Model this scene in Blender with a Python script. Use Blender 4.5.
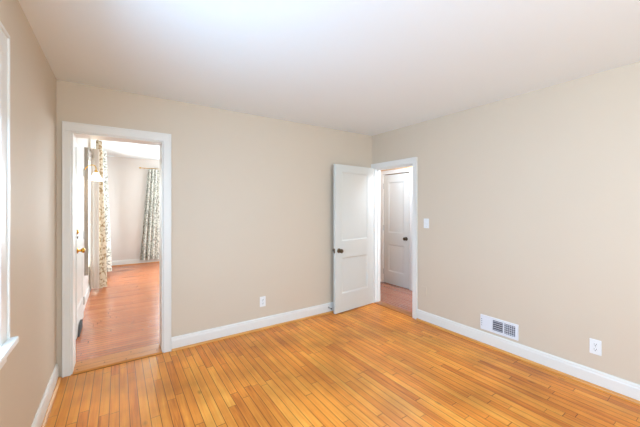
import bpy, bmesh, math, random
from mathutils import Vector, Matrix

random.seed(7)
PI = math.pi
for o in list(bpy.data.objects):
    bpy.data.objects.remove(o)
SC = bpy.context.scene
COL = SC.collection

# ------------------------------------------------------------------ camera
FPX, YAW, HZ, CH = 300.8, 0.5909, 206.8, 1.40
cam = bpy.data.cameras.new('camera')
cam.sensor_width = 36.0
cam.sensor_fit = 'HORIZONTAL'
cam.lens = FPX / 640.0 * 36.0
cam.shift_y = -(213.5 - HZ) / 640.0
cam.clip_start = 0.02
camo = bpy.data.objects.new('camera', cam)
COL.objects.link(camo)
camo.location = (0, 0, CH)
camo.rotation_euler = (PI / 2, 0, -YAW)
SC.camera = camo

# ------------------------------------------------------------------ world, daylight, exposure
SC.view_settings.view_transform = 'Standard'
SC.view_settings.look = 'None'
SC.view_settings.gamma = 1.0
SC.view_settings.use_curve_mapping = False
SC.view_settings.exposure = 0.14

world = bpy.data.worlds.new('sky')
SC.world = world
world.use_nodes = True
wn = world.node_tree
wn.nodes.clear()
wo = wn.nodes.new('ShaderNodeOutputWorld')
wb = wn.nodes.new('ShaderNodeBackground')
wb.inputs['Color'].default_value = (0.80, 0.88, 1.0, 1)
wb.inputs['Strength'].default_value = 2.0
wn.links.new(wb.outputs[0], wo.inputs[0])


def area(name, loc, direction, sx, sy, power, color):
    l = bpy.data.lights.new(name, 'AREA')
    l.shape = 'RECTANGLE'
    l.size, l.size_y = sx, sy
    l.energy = power
    l.color = color
    o = bpy.data.objects.new(name, l)
    COL.objects.link(o)
    o.location = loc
    o.rotation_euler = Vector(direction).to_track_quat('-Z', 'Y').to_euler()
    return o


# daylight just outside the panes; left-rear, front, right and hall ones are added fill
area('daylight_left_window', (-0.558, 1.10, 1.43), (1, 0.0, -0.45), 1.20, 1.16, 76, (0.36, 0.64, 1.0))
area('fill_left_rear_window', (-0.558, -1.45, 1.43), (1, 0.1, 0.0), 1.20, 1.16, 16, (0.62, 0.81, 1.0))
area('fill_front_window', (0.95, -2.645, 1.46), (0, 1, 0.14), 1.8, 1.24, 88, (0.78, 0.90, 1.0))
area('daylight_living_room_side_window', (-0.56, 7.05, 1.3), (1, 0, 0.30), 1.5, 1.6, 140, (0.78, 0.90, 1.0))
area('daylight_living_room_end_window', (1.6, 8.76, 1.45), (0, -1, 0.1), 1.3, 1.3, 85, (0.82, 0.92, 1.0))
area('fill_living_room_right_window', (3.11, 6.2, 1.45), (-1, 0, 0.45), 2.1, 1.2, 72, (0.76, 0.89, 1.0))
area('fill_hall_window', (3.65, 0.84, 1.5), (0, 1, 0), 0.7, 1.2, 45, (0.76, 0.84, 1.0))

# ------------------------------------------------------------------ materials


def srgb(r, g, b):
    def f(c):
        c /= 255.0
        return c / 12.92 if c <= 0.04045 else ((c + 0.055) / 1.055) ** 2.4
    return (f(r), f(g), f(b), 1.0)


def newmat(name):
    m = bpy.data.materials.new(name)
    m.use_nodes = True
    return m, m.node_tree.nodes, m.node_tree.links, m.node_tree.nodes['Principled BSDF']


def paint(name, col, rough=0.5, var=0.03, scale=6.0, bump=0.02, bscale=220.0, metallic=0.0):
    m, N, L, b = newmat(name)
    tc = N.new('ShaderNodeTexCoord')
    n1 = N.new('ShaderNodeTexNoise')
    n1.inputs['Scale'].default_value = scale
    n1.inputs['Detail'].default_value = 3
    L.new(tc.outputs['Object'], n1.inputs['Vector'])
    mr = N.new('ShaderNodeMapRange')
    mr.inputs['To Min'].default_value = 1 - var
    mr.inputs['To Max'].default_value = 1 + var
    L.new(n1.outputs['Fac'], mr.inputs['Value'])
    mx = N.new('ShaderNodeMix')
    mx.data_type = 'RGBA'
    mx.blend_type = 'MULTIPLY'
    mx.inputs['Factor'].default_value = 1
    mx.inputs['A'].default_value = col
    L.new(mr.outputs[0], mx.inputs['B'])
    L.new(mx.outputs['Result'], b.inputs['Base Color'])
    b.inputs['Roughness'].default_value = rough
    b.inputs['Metallic'].default_value = metallic
    if bump > 0:
        n2 = N.new('ShaderNodeTexNoise')
        n2.inputs['Scale'].default_value = bscale
        L.new(tc.outputs['Object'], n2.inputs['Vector'])
        bp = N.new('ShaderNodeBump')
        bp.inputs['Strength'].default_value = bump
        bp.inputs['Distance'].default_value = 0.003
        L.new(n2.outputs['Fac'], bp.inputs['Height'])
        L.new(bp.outputs[0], b.inputs['Normal'])
    return m


def planks(name, along, width, length, cols, gapcol, rough, coat=0.0, seed=0.0, gap=0.035, stain=0.25, spec=0.5):
    """Strip floor boards: `along` is 'X' or 'Y'; every board gets its own tone, grain and a butt joint."""
    m, N, L, b = newmat(name)

    def math_(op, a, bb=None, c=None):
        n = N.new('ShaderNodeMath')
        n.operation = op
        for k, v in enumerate((a, bb, c)):
            if v is None:
                continue
            if isinstance(v, (int, float)):
                n.inputs[k].default_value = v
            else:
                L.new(v, n.inputs[k])
        return n.outputs[0]
    tc = N.new('ShaderNodeTexCoord')
    sp = N.new('ShaderNodeSeparateXYZ')
    L.new(tc.outputs['Object'], sp.inputs[0])
    a, t = (sp.outputs['X'], sp.outputs['Y']) if along == 'Y' else (sp.outputs['Y'], sp.outputs['X'])
    u = math_('DIVIDE', math_('ADD', a, 20.0 + seed), width)
    i = math_('FLOOR', u)
    fu = math_('FRACT', u)
    w1 = N.new('ShaderNodeTexWhiteNoise')
    w1.noise_dimensions = '1D'
    L.new(i, w1.inputs['W'])
    v = math_('ADD', math_('DIVIDE', math_('ADD', t, 30.0), length), math_('MULTIPLY', w1.outputs['Value'], 7.31))
    # uneven board lengths
    v = math_('ADD', v, math_('MULTIPLY', math_('SINE', math_('MULTIPLY', v, 2.1)), 0.22))
    j = math_('FLOOR', v)
    fv = math_('FRACT', v)
    cb = N.new('ShaderNodeCombineXYZ')
    L.new(i, cb.inputs[0]); L.new(j, cb.inputs[1])
    w2 = N.new('ShaderNodeTexWhiteNoise')
    w2.noise_dimensions = '2D'
    L.new(cb.outputs[0], w2.inputs['Vector'])
    # grain
    gv = N.new('ShaderNodeCombineXYZ')
    L.new(math_('MULTIPLY', a, 55.0), gv.inputs[0])
    L.new(math_('MULTIPLY', t, 2.6), gv.inputs[1])
    L.new(math_('MULTIPLY', w2.outputs['Value'], 37.0), gv.inputs[2])
    g = N.new('ShaderNodeTexNoise')
    g.inputs['Scale'].default_value = 1.0
    g.inputs['Detail'].default_value = 5
    g.inputs['Distortion'].default_value = 0.6
    L.new(gv.outputs[0], g.inputs['Vector'])
    ramp = N.new('ShaderNodeValToRGB')
    e = ramp.color_ramp.elements
    e[0].position, e[0].color = 0.0, cols[0]
    e[1].position, e[1].color = 1.0, cols[-1]
    for k in range(1, len(cols) - 1):
        q = e.new(k / (len(cols) - 1)); q.color = cols[k]
    tone = math_('ADD', math_('ADD', math_('MULTIPLY', w2.outputs['Value'], 0.50), 0.08), math_('MULTIPLY', math_('SUBTRACT', g.outputs['Fac'], 0.32), 1.15))
    L.new(tone, ramp.inputs['Fac'])
    # worn, darker blotches in the varnish
    bl = N.new('ShaderNodeTexNoise')
    bl.inputs['Scale'].default_value = 2.2
    bl.inputs['Detail'].default_value = 4
    L.new(tc.outputs['Object'], bl.inputs['Vector'])
    mr = N.new('ShaderNodeMapRange')
    mr.inputs['From Min'].default_value = 0.35
    mr.inputs['From Max'].default_value = 0.7
    mr.inputs['To Min'].default_value = 1.06
    mr.inputs['To Max'].default_value = 1.0 - stain
    L.new(bl.outputs['Fac'], mr.inputs['Value'])
    # knots
    kn = N.new('ShaderNodeTexVoronoi')
    kn.inputs['Scale'].default_value = 2.6
    kv = N.new('ShaderNodeCombineXYZ')
    L.new(math_('MULTIPLY', a, 2.0), kv.inputs[0]); L.new(t, kv.inputs[1])
    L.new(kv.outputs[0], kn.inputs['Vector'])
    kr = N.new('ShaderNodeMapRange')
    kr.inputs['From Min'].default_value = 0.03
    kr.inputs['From Max'].default_value = 0.10
    kr.inputs['To Min'].default_value = 0.62
    kr.inputs['To Max'].default_value = 1.0
    L.new(kn.outputs['Distance'], kr.inputs['Value'])
    f = math_('MULTIPLY', mr.outputs[0], kr.outputs[0])
    mx = N.new('ShaderNodeMix'); mx.data_type = 'RGBA'; mx.blend_type = 'MULTIPLY'
    mx.inputs['Factor'].default_value = 1
    L.new(ramp.outputs['Color'], mx.inputs['A']); L.new(f, mx.inputs['B'])
    # seams
    du = math_('MINIMUM', fu, math_('SUBTRACT', 1.0, fu))
    dv = math_('MULTIPLY', math_('MINIMUM', fv, math_('SUBTRACT', 1.0, fv)), length / width)
    d = math_('MINIMUM', du, dv)
    sm = N.new('ShaderNodeMapRange')
    sm.inputs['From Min'].default_value = gap * 0.5
    sm.inputs['From Max'].default_value = gap * 1.8
    L.new(d, sm.inputs['Value'])
    mg = N.new('ShaderNodeMix'); mg.data_type = 'RGBA'
    mg.inputs['A'].default_value = gapcol
    L.new(sm.outputs[0], mg.inputs['Factor'])
    L.new(mx.outputs['Result'], mg.inputs['B'])
    L.new(mg.outputs['Result'], b.inputs['Base Color'])
    rr = N.new('ShaderNodeMapRange')
    rr.inputs['To Min'].default_value = rough * 0.8
    rr.inputs['To Max'].default_value = rough * 1.25
    L.new(g.outputs['Fac'], rr.inputs['Value'])
    L.new(rr.outputs[0], b.inputs['Roughness'])
    b.inputs['Coat Weight'].default_value = coat
    b.inputs['Specular IOR Level'].default_value = spec
    b.inputs['Coat Roughness'].default_value = 0.18
    bp = N.new('ShaderNodeBump')
    bp.inputs['Strength'].default_value = 0.25
    bp.inputs['Distance'].default_value = 0.002
    h = math_('ADD', sm.outputs[0], math_('MULTIPLY', w2.outputs['Value'], 0.3))
    L.new(h, bp.inputs['Height'])
    L.new(bp.outputs[0], b.inputs['Normal'])
    return m


def wood(name, c0, c1, axis, rough=0.35):
    m, N, L, b = newmat(name)
    tc = N.new('ShaderNodeTexCoord')
    mp = N.new('ShaderNodeMapping')
    s = [60, 60, 60]
    s['XYZ'.index(axis)] = 3
    mp.inputs['Scale'].default_value = s
    L.new(tc.outputs['Object'], mp.inputs[0])
    n = N.new('ShaderNodeTexNoise')
    n.inputs['Scale'].default_value = 1
    n.inputs['Detail'].default_value = 4
    L.new(mp.outputs[0], n.inputs['Vector'])
    r = N.new('ShaderNodeValToRGB')
    r.color_ramp.elements[0].position = 0.3; r.color_ramp.elements[0].color = c0
    r.color_ramp.elements[1].position = 0.7; r.color_ramp.elements[1].color = c1
    L.new(n.outputs['Fac'], r.inputs[0])
    L.new(r.outputs[0], b.inputs['Base Color'])
    b.inputs['Roughness'].default_value = rough
    return m


def print_cloth(name, ground, ink, scale):
    """Cream cloth with a soft trailing leaf print."""
    m, N, L, b = newmat(name)
    tc = N.new('ShaderNodeTexCoord')
    n = N.new('ShaderNodeTexNoise')
    n.inputs['Scale'].default_value = scale * 0.5
    n.inputs['Detail'].default_value = 2
    L.new(tc.outputs['Object'], n.inputs['Vector'])
    ad = N.new('ShaderNodeMix'); ad.data_type = 'RGBA'; ad.blend_type = 'ADD'
    ad.inputs['Factor'].default_value = 0.12
    L.new(tc.outputs['Object'], ad.inputs['A']); L.new(n.outputs['Color'], ad.inputs['B'])
    v = N.new('ShaderNodeTexVoronoi')
    v.feature = 'DISTANCE_TO_EDGE'
    v.inputs['Scale'].default_value = scale
    L.new(ad.outputs['Result'], v.inputs['Vector'])
    n2 = N.new('ShaderNodeTexNoise')
    n2.inputs['Scale'].default_value = scale * 1.7
    n2.inputs['Detail'].default_value = 3
    L.new(tc.outputs['Object'], n2.inputs['Vector'])
    s = N.new('ShaderNodeMath'); s.operation = 'MULTIPLY_ADD'
    s.inputs[1].default_value = 1.4
    L.new(v.outputs['Distance'], s.inputs[0]); L.new(n2.outputs['Fac'], s.inputs[2])
    r = N.new('ShaderNodeValToRGB')
    r.color_ramp.elements[0].position = 0.52; r.color_ramp.elements[0].color = ink
    r.color_ramp.elements[1].position = 0.66; r.color_ramp.elements[1].color = ground
    L.new(s.outputs[0], r.inputs[0])
    L.new(r.outputs[0], b.inputs['Base Color'])
    b.inputs['Roughness'].default_value = 0.85
    return m


WALL = srgb(210, 195, 175)
M = {}
M['wall'] = paint('beige_wall_paint', WALL, 0.62, 0.012, 3.0, 0.05, 160)
M['ceiling'] = paint('white_ceiling_paint', srgb(236, 242, 243), 0.8, 0.008, 3.0, 0.03, 120)
M['trim'] = paint('white_gloss_trim', srgb(229, 227, 221), 0.35, 0.012, 9.0, 0.02, 90)
M['hall_wall'] = paint('tan_hall_paint', srgb(206, 172, 134), 0.6, 0.012, 3.0, 0.04, 160)
M['door'] = paint('white_door_paint', srgb(213, 214, 208), 0.38, 0.012, 7.0, 0.02, 90)
M['living_wall'] = paint('pale_greige_wall_paint', srgb(222, 214, 206), 0.6, 0.01, 3.0, 0.04, 160)
M['plate'] = paint('white_plastic', srgb(232, 234, 234), 0.3, 0.005, 5.0, 0.0)
M['slot'] = paint('dark_slot', srgb(45, 42, 40), 0.6, 0.02, 5.0, 0.0)
M['vent'] = paint('white_enamelled_steel', srgb(226, 230, 236), 0.35, 0.01, 8.0, 0.0)
M['vent_dark'] = paint('duct_shadow_grey', srgb(92, 96, 106), 0.7, 0.05, 8.0, 0.0)
M['bronze'] = paint('aged_nickel', srgb(112, 100, 82), 0.28, 0.1, 40.0, 0.0, metallic=1.0)
M['brass'] = paint('polished_brass', srgb(214, 168, 70), 0.22, 0.05, 30.0, 0.0, metallic=1.0)
M['steel'] = paint('hinge_steel', srgb(176, 176, 172), 0.35, 0.05, 30.0, 0.0, metallic=1.0)
M['rubber'] = paint('dark_grey_rubber', srgb(78, 78, 78), 0.7, 0.05, 30.0, 0.02)
M['floor'] = planks('honey_oak_strip_floor', 'Y', 0.0572, 0.75,
                    [srgb(168, 80, 26), srgb(222, 130, 46), srgb(238, 152, 58), srgb(246, 174, 78)],
                    srgb(104, 46, 16), 0.34, 0.0, 0.013, 0.025, 0.34, 0.32)
M['floor_red'] = planks('red_oak_strip_floor', 'X', 0.0572, 1.1,
                        [srgb(150, 78, 42), srgb(194, 110, 66), srgb(208, 126, 78), srgb(218, 142, 94)],
                        srgb(110, 56, 34), 0.22, 0.22, 0.02, 0.05, 0.15)
M['floor_hall'] = planks('hall_red_oak_floor', 'Y', 0.0572, 1.0,
                         [srgb(140, 78, 56), srgb(172, 104, 78), srgb(188, 120, 92), srgb(196, 132, 106)],
                         srgb(100, 54, 40), 0.12, 0.6, 0.01, 0.03, 0.12)
M['shoe'] = wood('honey_oak_moulding', srgb(196, 130, 62), srgb(226, 166, 92), 'Y', 0.35)
M['shoe_x'] = wood('honey_oak_moulding_cross', srgb(196, 130, 62), srgb(226, 166, 92), 'X', 0.35)
M['threshold'] = wood('oak_threshold', srgb(184, 108, 44), srgb(216, 146, 70), 'X', 0.35)
M['threshold_y'] = wood('dark_oak_threshold', srgb(150, 92, 48), srgb(178, 114, 64), 'Y', 0.3)
M['nail'] = paint('filled_nail_hole', srgb(84, 52, 30), 0.7, 0.05, 30, 0.0)
M['print'] = print_cloth('cream_leaf_print_cloth', srgb(224, 222, 212), srgb(144, 143, 132), 16)
M['print_warm'] = print_cloth('cream_tan_leaf_print_cloth', srgb(226, 214, 190), srgb(170, 144, 106), 15)
M['lining'] = paint('cream_curtain_lining', srgb(214, 202, 188), 0.9, 0.03, 12, 0.1, 300)
M['shadedcasing'] = paint('shaded_window_casing', srgb(168, 160, 148), 0.5, 0.02, 12, 0.0)  # shade of the side turned from the window light, put into the colour


def glass_mat():
    m, N, L, b = newmat('window_glass')
    N.remove(b)
    out = [n for n in N if n.type == 'OUTPUT_MATERIAL'][0]
    t = N.new('ShaderNodeBsdfTransparent')
    t.inputs[0].default_value = (0.97, 0.985, 0.98, 1)
    g = N.new('ShaderNodeBsdfGlossy')
    g.inputs['Roughness'].default_value = 0.02
    lw = N.new('ShaderNodeLayerWeight'); lw.inputs['Blend'].default_value = 0.5
    pw = N.new('ShaderNodeMath'); pw.operation = 'POWER'; pw.inputs[1].default_value = 5.0
    L.new(lw.outputs['Facing'], pw.inputs[0])
    fr = N.new('ShaderNodeMath'); fr.operation = 'MULTIPLY_ADD'
    fr.inputs[1].default_value = 0.9; fr.inputs[2].default_value = 0.03
    L.new(pw.outputs[0], fr.inputs[0])
    mx = N.new('ShaderNodeMixShader')
    L.new(fr.outputs[0], mx.inputs[0]); L.new(t.outputs[0], mx.inputs[1]); L.new(g.outputs[0], mx.inputs[2])
    L.new(mx.outputs[0], out.inputs[0])
    return m


M['glass'] = glass_mat()


def shade_mat(name='lit_frosted_glass', col=(1.0, 0.86, 0.62, 1)):
    m, N, L, b = newmat(name)
    b.inputs['Base Color'].default_value = (0.95, 0.92, 0.86, 1)
    b.inputs['Roughness'].default_value = 0.4
    b.inputs['Emission Color'].default_value = col
    b.inputs['Emission Strength'].default_value = 1.6
    return m


M['lit_glass'] = shade_mat()
M['fill_glass'] = shade_mat('added_dome_glass', (0.95, 0.97, 1.0, 1))  # glowing glass of the added, unseen ceiling lamps

# ------------------------------------------------------------------ mesh helpers


class MB:
    """Collects shapes into one mesh."""

    def __init__(self):
        self.bm = bmesh.new()

    def box(self, x0, x1, y0, y1, z0, z1, bev=0.0, seg=2):
        x0, x1 = sorted((x0, x1)); y0, y1 = sorted((y0, y1)); z0, z1 = sorted((z0, z1))
        r = bmesh.ops.create_cube(self.bm, size=1.0)
        vs = r['verts']
        for v in vs:
            v.co = Vector(((x0 + x1) / 2 + v.co.x * (x1 - x0), (y0 + y1) / 2 + v.co.y * (y1 - y0), (z0 + z1) / 2 + v.co.z * (z1 - z0)))
        if bev > 0:
            es = list({e for v in vs for e in v.link_edges})
            bmesh.ops.bevel(self.bm, geom=es, offset=bev, segments=seg, profile=0.6, affect='EDGES')
        return self

    def prism(self, pts, axis, a0, a1):
        """Extrude a closed 2-D outline along an axis ('X','Y','Z')."""
        def P(p, a):
            return {'X': (a, p[0], p[1]), 'Y': (p[0], a, p[1]), 'Z': (p[0], p[1], a)}[axis]
        A = [self.bm.verts.new(P(p, a0)) for p in pts]
        B = [self.bm.verts.new(P(p, a1)) for p in pts]
        n = len(pts)
        self.bm.faces.new(A); self.bm.faces.new(B[::-1])
        for k in range(n):
            self.bm.faces.new((A[k], B[k], B[(k + 1) % n], A[(k + 1) % n]))
        return self

    def tube(self, pts, r, seg=12, caps=True):
        pts = [Vector(p) for p in pts]
        rs = r if isinstance(r, (list, tuple)) else [r] * len(pts)
        rings = []
        up = None
        for k, p in enumerate(pts):
            t = (pts[min(k + 1, len(pts) - 1)] - pts[max(k - 1, 0)]).normalized()
            if up is None:
                up = Vector((0, 0, 1)) if abs(t.z) < 0.9 else Vector((1, 0, 0))
            s = t.cross(up).normalized(); w = s.cross(t).normalized(); up = w
            rings.append([self.bm.verts.new(p + (s * math.cos(q) + w * math.sin(q)) * rs[k]) for q in [2 * PI * i / seg for i in range(seg)]])
        for a, b in zip(rings, rings[1:]):
            for i in range(seg):
                self.bm.faces.new((a[i], a[(i + 1) % seg], b[(i + 1) % seg], b[i]))
        if caps:
            self.bm.faces.new(rings[0][::-1]); self.bm.faces.new(rings[-1])
        return self

    def lathe(self, prof, origin, axis, seg=24):
        """prof: (distance along axis, radius) pairs."""
        a = Vector(axis).normalized()
        s = a.cross(Vector((0, 0, 1)) if abs(a.z) < 0.9 else Vector((1, 0, 0))).normalized()
        w = a.cross(s).normalized()
        o = Vector(origin)
        rings = [[self.bm.verts.new(o + a * d + (s * math.cos(2 * PI * i / seg) + w * math.sin(2 * PI * i / seg)) * max(r, 1e-4)) for i in range(seg)] for d, r in prof]
        for p, q in zip(rings, rings[1:]):
            for i in range(seg):
                self.bm.faces.new((p[i], p[(i + 1) % seg], q[(i + 1) % seg], q[i]))
        self.bm.faces.new(rings[0][::-1]); self.bm.faces.new(rings[-1])
        return self

    def build(self, name, mat, parent=None, smooth=False, mats=None):
        bm = self.bm
        bmesh.ops.recalc_face_normals(bm, faces=bm.faces)
        me = bpy.data.meshes.new(name)
        bm.to_mesh(me)
        bm.free()
        for mm in (mats or [mat]):
            me.materials.append(mm)
        if smooth:
            for p in me.polygons:
                p.use_smooth = True
            try:
                me.set_sharp_from_angle(angle=math.radians(38))
            except Exception:
                pass
        o = bpy.data.objects.new(name, me)
        COL.objects.link(o)
        if parent is not None:
            o.parent = parent
        return o


def tag(o, label=None, cat=None, group=None, kind=None):
    if label: o['label'] = label
    if cat: o['category'] = cat
    if group: o['group'] = group
    if kind: o['kind'] = kind
    return o


def empty(name, loc, rz=0.0):
    o = bpy.data.objects.new(name, None)
    o.empty_display_size = 0.1
    COL.objects.link(o)
    o.location = loc
    o.rotation_euler = (0, 0, rz)
    return o


def struct(o, label, cat):
    return tag(o, label, cat, kind='structure')


# ------------------------------------------------------------------ room dimensions (metres)
XL, XR, YB, YF, H = -0.419, 3.097, 3.243, -2.50, 2.44
TB, TR, TL = 0.20, 0.11, 0.22                  # wall thicknesses
LX, LR, LY, LH = -0.400, 3.00, 8.60, 2.58      # living room beyond the back wall
HX0, HX1, HY0, HY1 = XR + TR, 4.09, 1.20, 4.30  # hall beyond the right wall
DO = (-0.327, 0.360, 2.03)                     # back doorway: x0, x1, top
RO = (2.500, 3.198, 1.955)                     # right doorway: y0, y1, top
W1 = (0.45, 1.745, 0.826, 2.04)                  # left window: y0, y1, z0, z1
W2 = (0.00, 1.90, 0.80, 2.11)                  # added front window, out of view: x0, x1
W6 = (-2.10, -0.80, 0.826, 2.04)                # second left window, added behind the camera for more even light
W7 = (5.10, 7.30, 0.80, 2.10)                  # living room right window, added out of view for light
W3 = (5.505, 7.90, 0.42, 2.17)                  # living room side window
W4 = (0.92, 2.30, 0.75, 2.20)                  # living room end window


def wall_x(x0, x1, y0, y1, z0, z1, op=None):
    """wall lying along Y (thin in X); op = (y0,y1,z0,z1)"""
    m = MB()
    if not op:
        return m.box(x0, x1, y0, y1, z0, z1)
    a, b, c, d = op
    m.box(x0, x1, y0, a, z0, z1); m.box(x0, x1, b, y1, z0, z1); m.box(x0, x1, a, b, d, z1)
    if c > z0 + 1e-4: m.box(x0, x1, a, b, z0, c)
    return m


def wall_y(x0, x1, y0, y1, z0, z1, op=None):
    m = MB()
    if not op:
        return m.box(x0, x1, y0, y1, z0, z1)
    a, b, c, d = op
    m.box(x0, a, y0, y1, z0, z1); m.box(b, x1, y0, y1, z0, z1); m.box(a, b, y0, y1, d, z1)
    if c > z0 + 1e-4: m.box(a, b, y0, y1, z0, c)
    return m


# ------------------------------------------------------------------ shell
struct(MB().box(XL - TL, XR, YF - 0.2, YB, -0.12, 0).build('floor', M['floor']),
       'honey coloured oak strip floor of the empty bedroom', 'floor')
struct(MB().box(XL - TL, XR, YF - 0.2, YB, H, H + 0.12).build('ceiling', M['ceiling']),
       'plain white ceiling of the empty bedroom', 'ceiling')
wl = wall_x(XL - TL, XL, -0.3, YB, 0, H, W1)
for bx_ in ((YF - 0.2, W6[0], 0, H), (W6[1], -0.3, 0, H), (W6[0], W6[1], 0, W6[2]), (W6[0], W6[1], W6[3], H)):
    wl.box(XL - TL, XL, *bx_)
struct(wl.build('wall_left', M['wall']),
       'narrow beige wall holding the window at left', 'wall')
struct(wall_y(XL - TL, XR + TR, YB, YB + TB, 0, LH, (DO[0], DO[1], 0, DO[2])).build('wall_back', M['wall']),
       'beige back wall with doorway into the living room', 'wall')
struct(wall_x(XR, XR + TR, YF - 0.2, YB, 0, H, (RO[0], RO[1], 0, RO[2])).build('wall_right', M['wall']),
       'long beige wall with floor vent and hall doorway', 'wall')
struct(wall_y(XL, XR, YF - 0.2, YF, 0, H, (W2[0], W2[1], W2[2], W2[3])).build('wall_front', M['wall']),
       'beige bedroom wall opposite the living room doorway', 'wall')

# living room shell
struct(MB().box(LX - TL, LR, YB + TB, LY, -0.12, 0.0).box(DO[0], DO[1], YB, YB + TB, -0.12, 0.0).build('floor_living_room', M['floor_red']),
       'shiny reddish oak floor of the living room', 'floor')
struct(MB().box(LX - TL, LR, YB + TB, LY, LH, LH + 0.12).build('ceiling_living_room', M['ceiling']),
       'white ceiling of the living room seen through doorway', 'ceiling')
struct(wall_x(LX - TL, LX, YB + TB, LY, 0, LH, W3).build('wall_living_room_left', M['living_wall']),
       'pale living room wall carrying front door and sconce', 'wall')
struct(wall_y(LX - TL, LR + 0.13, LY, LY + 0.2, 0, LH, W4).build('wall_living_room_back', M['living_wall']),
       'pale far wall of the living room', 'wall')
struct(wall_x(LR, LR + 0.13, YB + TB, LY, 0, LH, W7).build('wall_living_room_right', M['living_wall']),
       'pale living room side wall out of view', 'wall')

# hall shell
struct(MB().box(HX0, HX1 + 0.13, HY0, HY1, -0.12, 0).box(XR, HX0, RO[0], RO[1], -0.12, 0).build('floor_hall', M['floor_hall']),
       'glossy dark reddish floor of the hall', 'floor')
struct(MB().box(HX0 - 0.0, HX1 + 0.12, HY0, HY1, H, H + 0.12).build('ceiling_hall', M['ceiling']),
       'white ceiling of the narrow hall', 'ceiling')
D2 = (3.38, 3.967, 1.98)                        # closed hall door: y0,y1,top
struct(wall_x(HX1, HX1 + 0.12, HY0, HY1, 0, H, (D2[0] - 0.012, D2[1] + 0.012, 0, D2[2] + 0.012)).build('wall_hall', M['hall_wall']),
       'tan hall wall above the closed white door', 'wall')
struct(MB().box(HX1 + 0.12, HX1 + 0.16, D2[0] - 0.2, D2[1] + 0.2, 0, D2[2] + 0.2).build('hall_light_block', M['wall']), 'added light-blocking slab behind the closed hall door', 'wall')  # unseen slab added to stop light leaking under the door
struct(MB().box(HX0, HX1 + 0.12, HY1, HY1 + 0.12, 0, H).build('wall_hall_back', M['hall_wall']), 'tan end wall of the hall', 'wall')
struct(wall_y(HX0, HX1 + 0.12, HY0 - 0.12, HY0, 0, H, (3.32, 3.98, 0.9, 2.1)).build('wall_hall_front', M['hall_wall']),
       'hall end wall with small added window', 'wall')
struct(MB().box(HX0 - 0.002, HX0, YB, HY1, 0, H).build('wall_hall_left', M['hall_wall']), 'tan hall wall beside the doorway', 'wall')

# ------------------------------------------------------------------ baseboards and shoe moulding
BH, BT, SH = 0.128, 0.016, 0.019


def base_profile(sign, base):
    """Outline (offset from the wall, height): square board with an eased cap."""
    p = [(0, 0), (BT, 0), (BT, BH - 0.03), (BT - 0.003, BH - 0.022), (BT - 0.003, BH - 0.010), (0.006, BH), (0, BH)]
    return [(base + sign * a, z) for a, z in p]


def shoe_profile(sign, base):
    p = [(BT, 0.0)] + [(BT + SH * math.cos(q), SH * math.sin(q)) for q in [PI / 2 * k / 5 for k in range(6)]]
    return [(base + sign * a, z) for a, z in p]


CW = 0.067                                       # casing width
struct(MB().prism(base_profile(1, XL), 'Y', YF, YB - 0.024).build('baseboard_left', M['trim']), 'white baseboard under the left window wall', 'baseboard')
struct(MB().prism(shoe_profile(1, XL), 'Y', YF, YB - 0.03).build('trim_1', M['shoe']), 'oak shoe moulding along the left baseboard', 'trim')
struct(MB().prism(base_profile(-1, YB), 'X', DO[1] + CW + 0.003, XR).build('baseboard_back', M['trim']), 'white baseboard along the back wall', 'baseboard')
struct(MB().prism(shoe_profile(-1, YB), 'X', DO[1] + CW + 0.003, XR - BT - SH).build('trim_2', M['shoe_x']), 'oak shoe moulding along the back wall', 'trim')
struct(MB().prism(base_profile(-1, XR), 'Y', YF, RO[0] - CW - 0.003).build('baseboard_right', M['trim']), 'white baseboard below the floor vent wall', 'baseboard')
struct(MB().prism(shoe_profile(-1, XR), 'Y', YF, RO[0] - CW - 0.003).build('trim_3', M['shoe']), 'oak shoe moulding along the vent wall', 'trim')
struct(MB().prism(base_profile(1, YF), 'X', XL + 0.04, XR - 0.04).build('baseboard_front', M['trim']), 'white baseboard below the added front window', 'baseboard')
# living room
struct(MB().prism(base_profile(1, LX), 'Y', 4.87, LY - BT).build('baseboard_living_room_left', M['trim']), 'white baseboard beyond the front door', 'baseboard')
struct(MB().prism(base_profile(-1, LY), 'X', LX, LR).build('baseboard_living_room_back', M['trim']), 'white baseboard under the far living room curtain', 'baseboard')
struct(MB().prism(shoe_profile(-1, LY), 'X', LX + BT, LR).build('trim_4', M['threshold']), 'reddish shoe moulding at living room far wall', 'trim')
struct(MB().prism(base_profile(-1, HX1), 'Y', HY0, D2[0] - CW - 0.015).prism(base_profile(-1, HX1), 'Y', D2[1] + CW + 0.015, HY1).build('baseboard_hall', M['trim']), 'white baseboard of the hall', 'baseboard')

# ------------------------------------------------------------------ casings


def casing_bars(m, horiz, wallpos, out, a0, a1, top, z0=0.0, w=CW, t=0.018, w2=None, wt=None):
    """Flat casing with a slim outer band round an opening.  horiz 'X': wall runs along X."""
    def bx(p0, p1, q0, q1, d0, d1, bev):
        if horiz == 'X':
            m.box(p0, p1, wallpos + out * d0, wallpos + out * d1, q0, q1, bev)
        else:
            m.box(wallpos + out * d0, wallpos + out * d1, p0, p1, q0, q1, bev)
    v = w if w2 is None else w2
    h = w if wt is None else wt
    bx(a0 - w, a0, z0, top, 0, t, 0.003)
    bx(a1, a1 + v, z0, top, 0, t, 0.003)
    bx(a0 - w, a1 + v, top, top + h, 0, t, 0.003)
    b = 0.012
    bx(a0 - w - 0.001, a0 - w + b, z0, top + h, t - 0.001, t + 0.006, 0.002)
    bx(a1 + v - b, a1 + v + 0.001, z0, top + h, t - 0.001, t + 0.006, 0.002)
    bx(a0 - w + b, a1 + v - b, top + h - b, top + h, t - 0.001, t + 0.006, 0.002)


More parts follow.
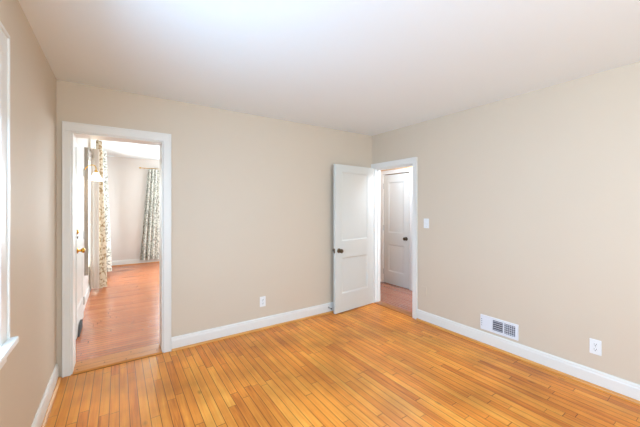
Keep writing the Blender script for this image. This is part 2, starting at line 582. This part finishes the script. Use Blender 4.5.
m = MB()
casing_bars(m, 'X', YB, -1, DO[0], DO[1], DO[2], w=0.055, w2=0.067, wt=0.074)
struct(m.build('trim_5', M['trim']), 'white casing around the living room doorway', 'trim')
m = MB()
casing_bars(m, 'X', YB + TB, 1, DO[0], DO[1], DO[2])
struct(m.build('trim_6', M['trim']), 'white casing on the living room side of doorway', 'trim')
JT = 0.012
m = MB()
m.box(DO[0], DO[0] + JT, YB, YB + TB, 0, DO[2]).box(DO[1] - JT, DO[1], YB, YB + TB, 0, DO[2]).box(DO[0] + JT, DO[1] - JT, YB, YB + TB, DO[2] - JT, DO[2])
struct(m.build('trim_7', M['trim']), 'white jamb lining inside the living room doorway', 'trim')
m = MB()
casing_bars(m, 'Y', XR, -1, RO[0], RO[1], RO[2], w2=0.044)
struct(m.build('trim_8', M['trim']), 'white casing around the hall doorway', 'trim')
m = MB()
m.box(XR, HX0, RO[0], RO[0] + JT, 0, RO[2]).box(XR, HX0, RO[1] - JT, RO[1], 0, RO[2]).box(XR, HX0, RO[0] + JT, RO[1] - JT, RO[2] - JT, RO[2])
m.box(XR + 0.045, XR + 0.08, RO[0] + JT, RO[0] + JT + 0.011, 0, RO[2] - JT).box(XR + 0.045, XR + 0.08, RO[1] - JT - 0.011, RO[1] - JT, 0, RO[2] - JT)
m.box(XR + 0.045, XR + 0.08, RO[0] + JT, RO[1] - JT, RO[2] - JT - 0.011, RO[2] - JT)
struct(m.build('trim_9', M['trim']), 'white jamb lining of the hall doorway', 'trim')
m = MB()
casing_bars(m, 'Y', HX1, -1, D2[0] - 0.012, D2[1] + 0.012, D2[2] + 0.012)
m.box(HX1, HX1 + 0.12, D2[0] - 0.012, D2[0] - 0.002, 0, D2[2] + 0.01).box(HX1, HX1 + 0.12, D2[1] + 0.002, D2[1] + 0.012, 0, D2[2] + 0.01)
struct(m.build('trim_10', M['trim']), 'white casing around the closed hall door', 'trim')

# thresholds
th = empty('trim_11', (0, 0, 0))
struct(th, 'honey oak threshold board in living room doorway', 'trim')
MB().prism([(YB - 0.022, 0), (YB - 0.022, 0.006), (YB - 0.01, 0.015), (YB + 0.085, 0.017), (YB + 0.086, 0)], 'X', DO[0] + JT, DO[1] - JT).build('threshold_board', M['threshold'], th)
MB().prism([(YB + 0.088, 0), (YB + 0.088, 0.017), (YB + TB - 0.005, 0.016), (YB + TB + 0.02, 0.004), (YB + TB + 0.02, 0)], 'X', DO[0] + JT, DO[1] - JT).build('threshold_board', M['threshold'], th)
MB().box(DO[0] + JT, DO[1] - JT, YB - 0.0255, YB - 0.022, 0, 0.0025).box(DO[0] + JT, DO[1] - JT, YB + 0.0855, YB + 0.0885, 0, 0.0168).box(DO[0] + JT, DO[1] - JT, YB + TB + 0.02, YB + TB + 0.0235, 0, 0.002).build('threshold_seam', M['nail'], th)
for x, y in ((-0.29, YB + 0.03), (0.06, YB + 0.012), (0.31, YB + 0.05), (-0.27, YB + 0.16), (0.1, YB + 0.14), (-0.1, YB + 0.05)):
    MB().lathe([(0, 0.006), (0.0012, 0.006)], (x, y, 0.0168), (0, 0, 1), 10).build('nail_hole', M['nail'], th)
struct(MB().prism([(XR - 0.012, 0), (XR - 0.010, 0.009), (XR + 0.01, 0.014), (HX0 - 0.01, 0.014), (HX0 + 0.012, 0.004), (HX0 + 0.012, 0)], 'Y', RO[0] + JT, RO[1] - JT).build('trim_12', M['threshold_y']),
       'dark oak threshold strip in the hall doorway', 'trim')

# ------------------------------------------------------------------ windows


def window(name, label, horiz, pos, out, a0, a1, z0, z1, depth, casing=0.09, stool=True, mullions=1, casing_mat=None, ct=0.02):
    """Double-hung window in a wall whose room face is at `pos`; `out` points from the room face into the room."""
    root = empty(name, (0, 0, 0))
    struct(root, label, 'window')

    def bx(m, p0, p1, d0, d1, q0, q1, bev=0.0):
        # d: distance from room face, + into room
        if horiz == 'Y':
            m.box(pos + out * d0, pos + out * d1, p0, p1, q0, q1, bev)
        else:
            m.box(p0, p1, pos + out * d0, pos + out * d1, q0, q1, bev)
    cm = casing_mat or M['trim']
    m = MB()
    bx(m, a0 - casing, a0, 0, ct, z0, z1, 0.003); bx(m, a1, a1 + casing, 0, ct, z0, z1, 0.003)
    bx(m, a0 - casing, a1 + casing, 0, ct, z1, z1 + casing, 0.003)
    bx(m, a0 - casing - 0.001, a0 - casing + 0.014, ct - 0.001, ct + 0.007, z0, z1 + casing, 0.002)
    bx(m, a1 + casing - 0.014, a1 + casing + 0.001, ct - 0.001, ct + 0.007, z0, z1 + casing, 0.002)
    bx(m, a0 - casing, a1 + casing, ct - 0.001, ct + 0.007, z1 + casing - 0.014, z1 + casing + 0.001, 0.002)
    m.build('casing', cm, root)
    m = MB()
    bx(m, a0, a0 + 0.02, -depth, 0, z0, z1); bx(m, a1 - 0.02, a1, -depth, 0, z0, z1)
    bx(m, a0, a1, -depth, 0, z1 - 0.02, z1); bx(m, a0, a1, -depth, -0.02, z0, z0 + 0.025)
    m.build('window_frame', M['trim'], root)
    if stool:
        m = MB()
        bx(m, a0 - casing - 0.012, a1 + casing + 0.012, 0.0, 0.052, z0 - 0.028, z0, 0.006)
        m.build('window_sill', M['trim'], root)
        m = MB()
        bx(m, a0 - casing, a1 + casing, 0.0, 0.016, z0 - 0.10, z0 - 0.029, 0.003)
        m.build('apron', M['trim'], root)
    n = mullions
    w = (a1 - a0 - 0.04) / n
    zm = (z0 + z1) / 2
    for k in range(n):
        p0 = a0 + 0.02 + k * w; p1 = p0 + w
        for (q0, q1, d) in ((z0 + 0.025, zm + 0.018, 0.06), (zm - 0.018, z1 - 0.02, 0.10)):
            m = MB()
            s = 0.042
            bx(m, p0, p0 + s, -d - 0.032, -d, q0, q1, 0.002); bx(m, p1 - s, p1, -d - 0.032, -d, q0, q1, 0.002)
            bx(m, p0 + s, p1 - s, -d - 0.032, -d, q0, q0 + s, 0.002); bx(m, p0 + s, p1 - s, -d - 0.032, -d, q1 - s, q1, 0.002)
            sash = m.build('sash', M['trim'], root)
            m = MB()
            bx(m, p0 + s, p1 - s, -d - 0.018, -d - 0.014, q0 + s, q1 - s)
            m.build('pane', M['glass'], sash)
    return root


window('window_1', 'white framed window at the left edge of bedroom', 'Y', XL, 1, *W1, TL, casing=0.105)
window('added_window_2', 'added unseen double window in the bedroom front wall', 'X', YF, 1, *W2, 0.2, mullions=2)
window('window_3', 'living room window hidden behind patterned curtains', 'Y', LX, 1, *W3, TL, casing=0.08, stool=False, mullions=2, casing_mat=M['shadedcasing'], ct=0.038)
window('window_4', 'bright far living room window beside hanging curtain', 'X', LY, -1, *W4, 0.2, mullions=1)
window('added_window_6', 'added unseen second window of the bedroom left wall', 'Y', XL, 1, *W6, TL, casing=0.105)
window('added_window_7', 'added unseen wide window of the living room right wall', 'Y', LR, -1, *W7, 0.13, mullions=2)
window('added_window_5', 'added unseen small window at the end of hall', 'X', HY0, 1, 3.32, 3.98, 0.9, 2.1, 0.12, casing=0.07)  # hall end window, added out of view to light the hall

# ------------------------------------------------------------------ doors


def knob_set(parent, x, z, y_face, side, mat, name='knob'):
    """Rose, neck and round knob on a door face whose outward normal is `side`*Y (door-local)."""
    MB().lathe([(0, 0.031), (0.004, 0.031), (0.008, 0.024), (0.012, 0.013), (0.030, 0.011), (0.036, 0.018), (0.044, 0.026), (0.054, 0.028), (0.062, 0.024), (0.067, 0.012), (0.068, 0.001)],
               (x, y_face, z), (0, side, 0), 24).build(name, mat, parent, smooth=True)


def panel_door(name, label, loc, rz, W, Ht, knob_z, hinge_side=1, knobmat=None, panels=None, sides=(1, -1), hinge_face=1, mats=None):
    """Two-panel door.  Local frame: hinge edge at x=0, latch edge at x=W, thickness 0..-T in y, z from the bottom rail."""
    T = 0.035
    root = empty(name, loc, rz)
    struct(root, label, 'door')
    mat = mats or M['door']
    st = 0.108
    panels = panels or ((0.20, 0.735), (0.935, Ht - 0.115))
    xs = (st, W - st)
    m = MB()
    m.box(0, xs[0], -T, 0, 0, Ht, 0.0015); m.box(xs[1], W, -T, 0, 0, Ht, 0.0015)
    zs = [0] + [v for p in panels for v in p] + [Ht]
    for a, b in zip(zs[0::2], zs[1::2]):
        m.box(xs[0], xs[1], -T, 0, a, b)
    m.build('door_leaf', mat, root)
    for (a, b) in panels:
        # recessed flat field with a moulded slope all round, both faces
        m = MB()
        m.box(xs[0] - 0.004, xs[1] + 0.004, -T + 0.008, -0.008, a - 0.004, b + 0.004)
        p = m.build('door_panel', mat, root)
        m = MB()
        e = 0.026
        for s, y0, y1 in ((1, -0.0005, -0.0085), (-1, -T + 0.0005, -T + 0.0085)):
            m.prism([(xs[0] - 0.001, y0), (xs[0] + e * 0.35, y0 - s * 0.0005), (xs[0] + e, y1), (xs[0] - 0.001, y1)], 'Z', a, b)
            m.prism([(xs[1] + 0.001, y0), (xs[1] - e * 0.35, y0 - s * 0.0005), (xs[1] - e, y1), (xs[1] + 0.001, y1)], 'Z', a, b)
            m.prism([(y0, a - 0.001), (y0 - s * 0.0005, a + e * 0.35), (y1, a + e), (y1, a - 0.001)], 'X', xs[0], xs[1])
            m.prism([(y0, b + 0.001), (y0 - s * 0.0005, b - e * 0.35), (y1, b - e), (y1, b + 0.001)], 'X', xs[0], xs[1])
        m.build('panel_moulding', mat, p)
    km = knobmat or M['bronze']
    for s in sides:
        knob_set(root, W - 0.062, knob_z, 0.0 if s > 0 else -T, s, km)
    MB().box(W - 0.0005, W + 0.0015, -T / 2 - 0.012, -T / 2 + 0.012, knob_z - 0.03, knob_z + 0.03).build('latch_plate', km, root)
    for z in (0.20, Ht / 2 + 0.02, Ht - 0.20):
        y = 0.004 if hinge_face > 0 else -T - 0.004
        h = MB().tube([(-0.003, y, z - 0.045), (-0.003, y, z + 0.045)], 0.006, 12)
        h.tube([(-0.003, y, z - 0.052), (-0.003, y, z + 0.052)], 0.0035, 10)
        h.box(-0.002, 0.0005, -T if hinge_face < 0 else -0.03, 0.0 if hinge_face > 0 else -T + 0.03, z - 0.045, z + 0.045)
        h.build('hinge', M['steel'], root, smooth=True)
    return root


# open bedroom door: hinge by the corner, leaf swung back along the rear wall
hx, hy = 3.060, 3.183
fx, fy = 2.330, 3.118
ang = math.atan2(fy - hy, fx - hx)
LW = math.hypot(fx - hx, fy - hy)
panel_door('door_1', 'open white two-panel door swung against the back wall', (hx, hy, 0.012), ang, LW, 1.945, 0.815, panels=((0.235, 0.725), (0.93, 1.855)), hinge_face=-1)
# closed hall door: faces the bedroom (-X); hinge at the far (left) end
panel_door('door_2', 'closed white door across the hall', (HX1 + 0.028, D2[1], 0.008), -PI / 2, D2[1] - D2[0], D2[2] - 0.010, 0.845, sides=(-1,), hinge_face=-1, panels=((0.22, 0.72), (0.92, 1.84)))
# front door in the living room left wall, seen edge-on
panel_door('door_3', 'white front door with brass knob seen edge-on', (LX + 0.0365, 4.82, 0.012), -PI / 2, 0.78, 2.02, 0.92, knobmat=M['brass'], sides=(1,), panels=((0.25, 0.80), (1.02, 1.88)))
d3 = bpy.data.objects['door_3']
MB().lathe([(0, 0.026), (0.006, 0.026), (0.012, 0.020), (0.016, 0.0)], (0.78 - 0.062, 0.0, 1.12), (0, 1, 0), 20).build('deadbolt', M['brass'], d3, smooth=True)
MB().lathe([(0, 0.012), (0.01, 0.012), (0.012, 0.0)], (0.78 - 0.062, 0.0, 1.06), (0, 1, 0), 14).build('deadbolt', M['bronze'], d3, smooth=True)
m = MB()
m.box(LX, LX + 0.02, 4.822, 4.868, 0, 2.04, 0.003).box(LX, LX + 0.02, 3.97, 4.036, 0, 2.04, 0.003).box(LX, LX + 0.02, 3.97, 4.868, 2.04, 2.105, 0.003)
struct(m.build('trim_13', M['trim']), 'white casing around the living room front door', 'trim')

# ------------------------------------------------------------------ fittings


def outlet(name, label, loc, rz):
    """Duplex outlet; local plate faces +Y."""
    r = tag(empty(name, loc, rz), label, 'outlet', 'wall outlets')
    MB().box(-0.036, 0.036, 0, 0.006, -0.058, 0.058, 0.003).build('cover_plate', M['plate'], r)
    for s in (1, -1):
        zc = s * 0.0195
        m = MB().prism([(0.0165 * math.cos(q) if abs(math.cos(q)) < 0.9 else 0.0160 * math.copysign(1, math.cos(q)), zc + 0.0145 * math.sin(q)) for q in [2 * PI * k / 20 for k in range(20)]], 'Y', 0.0055, 0.0085)
        rc = m.build('receptacle', M['plate'], r)
        m = MB()
        m.box(-0.008, -0.0052, 0.0075, 0.0090, zc - 0.001, zc + 0.009).box(0.0052, 0.008, 0.0075, 0.0090, zc - 0.001, zc + 0.007)
        m.lathe([(0, 0.003), (0.0015, 0.003)], (0, 0.0075, zc - 0.008), (0, 1, 0), 10)
        m.build('slots', M['slot'], rc)
    MB().lathe([(0, 0.003), (0.001, 0.003), (0.0015, 0.001)], (0, 0.006, 0), (0, 1, 0), 10).build('screw', M['steel'], r)
    return r


outlet('wall_outlet', 'white outlet low on the back wall', (1.380, YB, 0.310), PI)
outlet('wall_outlet', 'white outlet low on the right wall past vent', (XR, 0.752, 0.306), PI / 2)

sw = tag(empty('light_switch', (XR, 2.305, 1.20), PI / 2), 'white toggle light switch beside the hall doorway', 'light switch')
MB().box(-0.036, 0.036, 0, 0.006, -0.058, 0.058, 0.003).build('cover_plate', M['plate'], sw)
MB().prism([(0.005, -0.006), (0.016, 0.004), (0.015, 0.010), (0.005, 0.006)], 'X', -0.005, 0.005).build('toggle', M['plate'], sw)
for z in (0.04, -0.04):
    MB().lathe([(0, 0.003), (0.0012, 0.003)], (0, 0.0056, z), (0, 1, 0), 10).build('screw', M['steel'], sw)

bp_ = tag(empty('blank_plate', (XR, 2.335, 0.375), PI / 2), 'faint wall-coloured blank plate low beside the hall doorway', 'wall plate')
MB().box(-0.034, 0.034, 0, 0.005, -0.056, 0.056, 0.0025).build('cover_plate', M['wall'], bp_)
for z in (0.03, -0.03):
    MB().lathe([(0, 0.003), (0.0012, 0.003)], (0, 0.0046, z), (0, 1, 0), 10).build('screw', M['wall'], bp_)

# wall register: local frame faces +Y; built on the right wall, x runs towards the camera's left
vt = tag(empty('wall_vent', (XR, 1.472, 0.226), PI / 2), 'white metal air vent above the right baseboard', 'vent')
VW, VH = 0.176, 0.074
# local +X points along world +Y (away from the camera), so the closed third is at +X
cells = [(-0.150, -0.053), (-0.041, 0.056)]
m = MB()
F = 0.009
m.box(-VW, VW, 0, F, 0.050, VH, 0.002).box(-VW, VW, 0, F, -VH, -0.050, 0.002)
m.box(-VW, -0.150, 0, F, -0.0505, 0.0505, 0.0005).box(-0.053, -0.041, 0, F, -0.0505, 0.0505, 0.0005).box(0.056, VW, 0, F, -0.0505, 0.0505, 0.0005)
m.build('frame', M['vent'], vt)
MB().box(-0.152, 0.058, 0.0002, 0.0022, -0.052, 0.052).build('duct_backing', M['vent_dark'], vt)
for (a, b) in cells:
    for k in range(5):
        z = -0.040 + k * 0.020
        MB().prism([(0.0022, z - 0.0035), (0.0075, z + 0.0005), (0.0075, z + 0.0030), (0.0022, z - 0.0005)], 'X', a, b).build('louver', M['vent'], vt)
    if a < -0.1:
        for k in range(5):
            x = a + 0.014 + k * 0.0172
            MB().box(x - 0.0014, x + 0.0014, 0.0022, 0.0060, -0.050, 0.050).build('vertical_bar', M['vent'], vt)
MB().box(0.072, 0.152, F - 0.001, F + 0.002, -0.044, 0.044, 0.0012).build('damper_plate', M['vent'], vt)
for k in range(4):
    MB().box(0.158, 0.166, F - 0.0005, F + 0.0008, -0.036 + k * 0.021, -0.030 + k * 0.021).build('slot', M['vent_dark'], vt)

# spring door stop on the back baseboard by the open door
ds = tag(empty('door_stop', (2.30, YB - BT, 0.075), 0), 'small metal door stop on baseboard behind open door', 'door stop')
MB().lathe([(0, 0.012), (0.004, 0.011), (0.005, 0.006)], (0, 0, 0), (0, -1, 0), 14).build('mount', M['steel'], ds, smooth=True)
m = MB()
m.tube([(0.0055 * math.cos(q), -0.005 - 0.055 * k / 96, 0.0055 * math.sin(q)) for k, q in enumerate([2 * PI * j / 12 for j in range(97)])], 0.0011, 6)
m.build('spring', M['steel'], ds, smooth=True)
MB().lathe([(0, 0.006), (0.002, 0.0085), (0.012, 0.0085), (0.014, 0.005)], (0, -0.058, 0), (0, -1, 0), 14).build('rubber_tip', M['rubber'], ds, smooth=True)

# rubber wedge at the foot of the front door
wedge = MB().prism([(4.13, 0), (4.47, 0), (4.47, 0.085), (4.40, 0.105), (4.22, 0.10), (4.13, 0.02)], 'X', LX + 0.0385, LX + 0.054).build('door_wedge', M['rubber'])
tag(wedge, 'dark grey wedge on floor against the front door', 'door wedge')

# ------------------------------------------------------------------ wall sconce
sx, sy, sz = LX, 5.06, 1.92
sc = tag(empty('wall_sconce', (sx, sy, sz)), 'lit brass wall sconce with bell glass shade beside front door', 'wall lamp')
MB().lathe([(0, 0.05), (0.006, 0.05), (0.012, 0.042), (0.018, 0.02), (0.03, 0.012)], (0, 0, -0.04), (1, 0, 0), 20).build('backplate', M['brass'], sc, smooth=True)
MB().tube([(0.02, 0, -0.04), (0.045, 0, 0.0), (0.075, 0, 0.032), (0.11, 0, 0.045), (0.14, 0, 0.034), (0.152, 0, 0.005), (0.152, 0, -0.03)], 0.006, 10).build('arm', M['brass'], sc, smooth=True)
MB().lathe([(0, 0.012), (-0.02, 0.022), (-0.035, 0.024), (-0.036, 0.001)], (0.152, 0, -0.025), (0, 0, 1), 18).build('socket_cup', M['brass'], sc, smooth=True)
m = MB()
prof = [(-0.055, 0.024), (-0.07, 0.032), (-0.10, 0.046), (-0.13, 0.062), (-0.155, 0.082), (-0.165, 0.088)]
inner = [(d, r - 0.003) for d, r in prof[::-1]]
seg = 28
rings = []
for d, r in prof + inner:
    rings.append([m.bm.verts.new((0.152 + (r * (1 + (0.05 * math.cos(7 * 2 * PI * i / seg) if r > 0.06 else 0))) * math.cos(2 * PI * i / seg), r * (1 + (0.05 * math.cos(7 * 2 * PI * i / seg) if r > 0.06 else 0)) * math.sin(2 * PI * i / seg), d)) for i in range(seg)])
for p, q in zip(rings, rings[1:] + rings[:1]):
    for i in range(seg):
        m.bm.faces.new((p[i], p[(i + 1) % seg], q[(i + 1) % seg], q[i]))
m.build('lamp_shade', M['lit_glass'], sc, smooth=True)
bulb = bpy.data.lights.new('sconce_bulb', 'POINT')
bulb.energy = 1.8
bulb.color = (1.0, 0.80, 0.52)
bulb.shadow_soft_size = 0.03
bo = bpy.data.objects.new('sconce_bulb', bulb)
COL.objects.link(bo)
bo.parent = sc
bo.location = (0.152, 0, -0.19)

# dome lamps under the ceilings, added out of view as fill light
def added_dome_lamp(label, loc, energy, color, k, drop, soft):
    hl = tag(empty('added_ceiling_lamp', loc), label, 'ceiling lamp', 'added ceiling dome lamps')
    MB().lathe([(0, 0.13 * k), (-0.012, 0.13 * k), (-0.02, 0.12 * k)], (0, 0, 0), (0, 0, 1), 28).build('base', M['steel'], hl, smooth=True)
    MB().lathe([(-0.018, 0.115 * k), (-0.035, 0.118 * k), (-0.06, 0.105 * k), (-0.08, 0.075 * k), (-0.092, 0.03 * k), (-0.094, 0.001)], (0, 0, 0), (0, 0, 1), 28).build('lamp_shade', M['fill_glass'], hl, smooth=True)
    hb = bpy.data.lights.new('fill_bulb', 'POINT')
    hb.energy = energy
    hb.color = color
    hb.shadow_soft_size = soft
    hbo = bpy.data.objects.new('fill_bulb', hb)
    COL.objects.link(hbo)
    hbo.parent = hl
    hbo.location = (0, 0, -drop)


added_dome_lamp('added unseen dome lamp on the narrow hall ceiling', (3.44, 2.88, H), 39, (0.66, 0.79, 1.0), 1.0, 0.30, 0.11)
added_dome_lamp('added unseen dome lamp on the bedroom ceiling', (1.15, -0.35, H), 11, (0.95, 0.96, 0.95), 1.3, 0.42, 0.20)

# ------------------------------------------------------------------ curtains


def curtain_mesh(path, z0, z1, thick=0.004, flare=None, nz=22, mb=None):
    """Sheet hung along a plan path [(x,y)...]; flare(s,t)->(x,y) may move points with height."""
    m = mb or MB()
    n = len(path)
    front, back = [], []
    for k in range(nz + 1):
        t = k / nz
        z = z1 + (z0 - z1) * t
        pts = [Vector(flare(p, i / (n - 1), t)) if flare else Vector(p) for i, p in enumerate(path)]
        f, b = [], []
        for i, p in enumerate(pts):
            d = (pts[min(i + 1, n - 1)] - pts[max(i - 1, 0)]).normalized()
            nr = Vector((-d.y, d.x))
            f.append(m.bm.verts.new((p.x + nr.x * thick / 2, p.y + nr.y * thick / 2, z)))
            b.append(m.bm.verts.new((p.x - nr.x * thick / 2, p.y - nr.y * thick / 2, z)))
        front.append(f); back.append(b)
    for G in (front, back):
        for k in range(nz):
            for i in range(n - 1):
                m.bm.faces.new((G[k][i], G[k][i + 1], G[k + 1][i + 1], G[k + 1][i]))
    for k in range(nz):
        for i in (0, n - 1):
            m.bm.faces.new((front[k][i], front[k + 1][i], back[k + 1][i], back[k][i]))
    for k in (0, nz):
        for i in range(n - 1):
            m.bm.faces.new((front[k][i], front[k][i + 1], back[k][i + 1], back[k][i]))
    return m


def pleats(x0, y0, x1, y1, n, amp, step=14):
    """Plan path of n folds from one end to the other."""
    out = []
    d = Vector((x1 - x0, y1 - y0)); L = d.length; d.normalize(); nr = Vector((-d.y, d.x))
    for k in range(n * step + 1):
        s = k / (n * step)
        w = math.sin(2 * PI * n * s)
        w = math.copysign(abs(w) ** 0.8, w)
        a = amp * (0.8 + 0.3 * math.sin(5.3 * s + 1.0))
        p = Vector((x0, y0)) + d * (L * s) + nr * (w * a)
        out.append((p.x, p.y))
    return out


def rod(name, label, p0, p1, brackets, wall_off):
    r = tag(empty(name, (0, 0, 0)), label, 'curtain rod', 'curtain rods')
    MB().tube([p0, p1], 0.007, 14).build('pole', M['brass'], r, smooth=True)
    d = (Vector(p1) - Vector(p0)).normalized()
    for p, s in ((p0, -1), (p1, 1)):
        MB().lathe([(0, 0.008), (0.006, 0.012), (0.012, 0.009), (0.022, 0.017), (0.036, 0.019), (0.046, 0.012), (0.050, 0.002)], p, d * s, 18).build('finial', M['brass'], r, smooth=True)
    for b in brackets:
        b = Vector(b); w = b + Vector(wall_off)
        MB().tube([b + Vector((0, 0, -0.012)), w + Vector((0, 0, -0.012))], 0.005, 8).build('bracket', M['brass'], r)
    return r


RZ = 2.515
near_y = 6.17
rod('curtain_rod', 'thin brass curtain rod along living room left wall', (-0.285, near_y - 0.10, RZ), (-0.285, 8.30, RZ), [(-0.285, near_y - 0.06, RZ), (-0.285, 8.2, RZ)], (-0.112, 0, 0))


def flare_near(p, s, t):
    k = 0.75 + 0.45 * t
    return (-0.268 + (p[0] + 0.268) * k + 0.052 * t, p[1])


c1 = tag(empty('curtain', (0, 0, 0)), 'tan leaf-print curtain with plain cream lining, nearest the sconce', 'curtain', 'patterned living room curtains')
curtain_mesh(pleats(-0.268, near_y + 0.02, -0.262, near_y + 0.55, 5, 0.046), 0.045, RZ - 0.012, flare=flare_near).build('printed_face', M['print_warm'], c1, smooth=True)
curtain_mesh([(-0.392, near_y + 0.03), (-0.37, near_y + 0.002), (-0.35, near_y + 0.012), (-0.325, near_y - 0.008), (-0.295, near_y + 0.004), (-0.268, near_y - 0.004), (-0.262, near_y + 0.014)], 0.06, RZ - 0.16).build('lining', M['lining'], c1, smooth=True)


def flare_mid(p, s, t):
    k = 0.6 + 0.5 * t
    return (-0.245 + (p[0] + 0.245) * k + 0.05 * t, p[1])


c2 = curtain_mesh(pleats(-0.245, 7.30, -0.24, 8.15, 6, 0.075), 0.10, RZ - 0.012, flare=flare_mid).build('curtain', M['print'], None, smooth=True)
tag(c2, 'pale leaf-print curtain partly behind the tan one', 'curtain', 'patterned living room curtains')

RZ2, RY2 = 2.345, LY - 0.10
rod('curtain_rod', 'brass curtain rod on the living room far wall', (0.47, RY2, RZ2), (2.70, RY2, RZ2), [(0.53, RY2, RZ2), (2.6, RY2, RZ2)], (0, 0.098, 0))


def flare_far(p, s, t):
    k = 0.86 + 0.46 * t
    return (0.93 + (p[0] - 0.93) * k * 0.86, RY2 + (p[1] - RY2) * (0.6 + 0.5 * t))


c3 = curtain_mesh(pleats(0.50, RY2, 0.95, RY2, 5, 0.060), 0.10, RZ2 - 0.012, flare=flare_far).build('curtain', M['print'], None, smooth=True)
tag(c3, 'grey leaf-print curtain flaring down the far living room wall', 'curtain', 'patterned living room curtains')
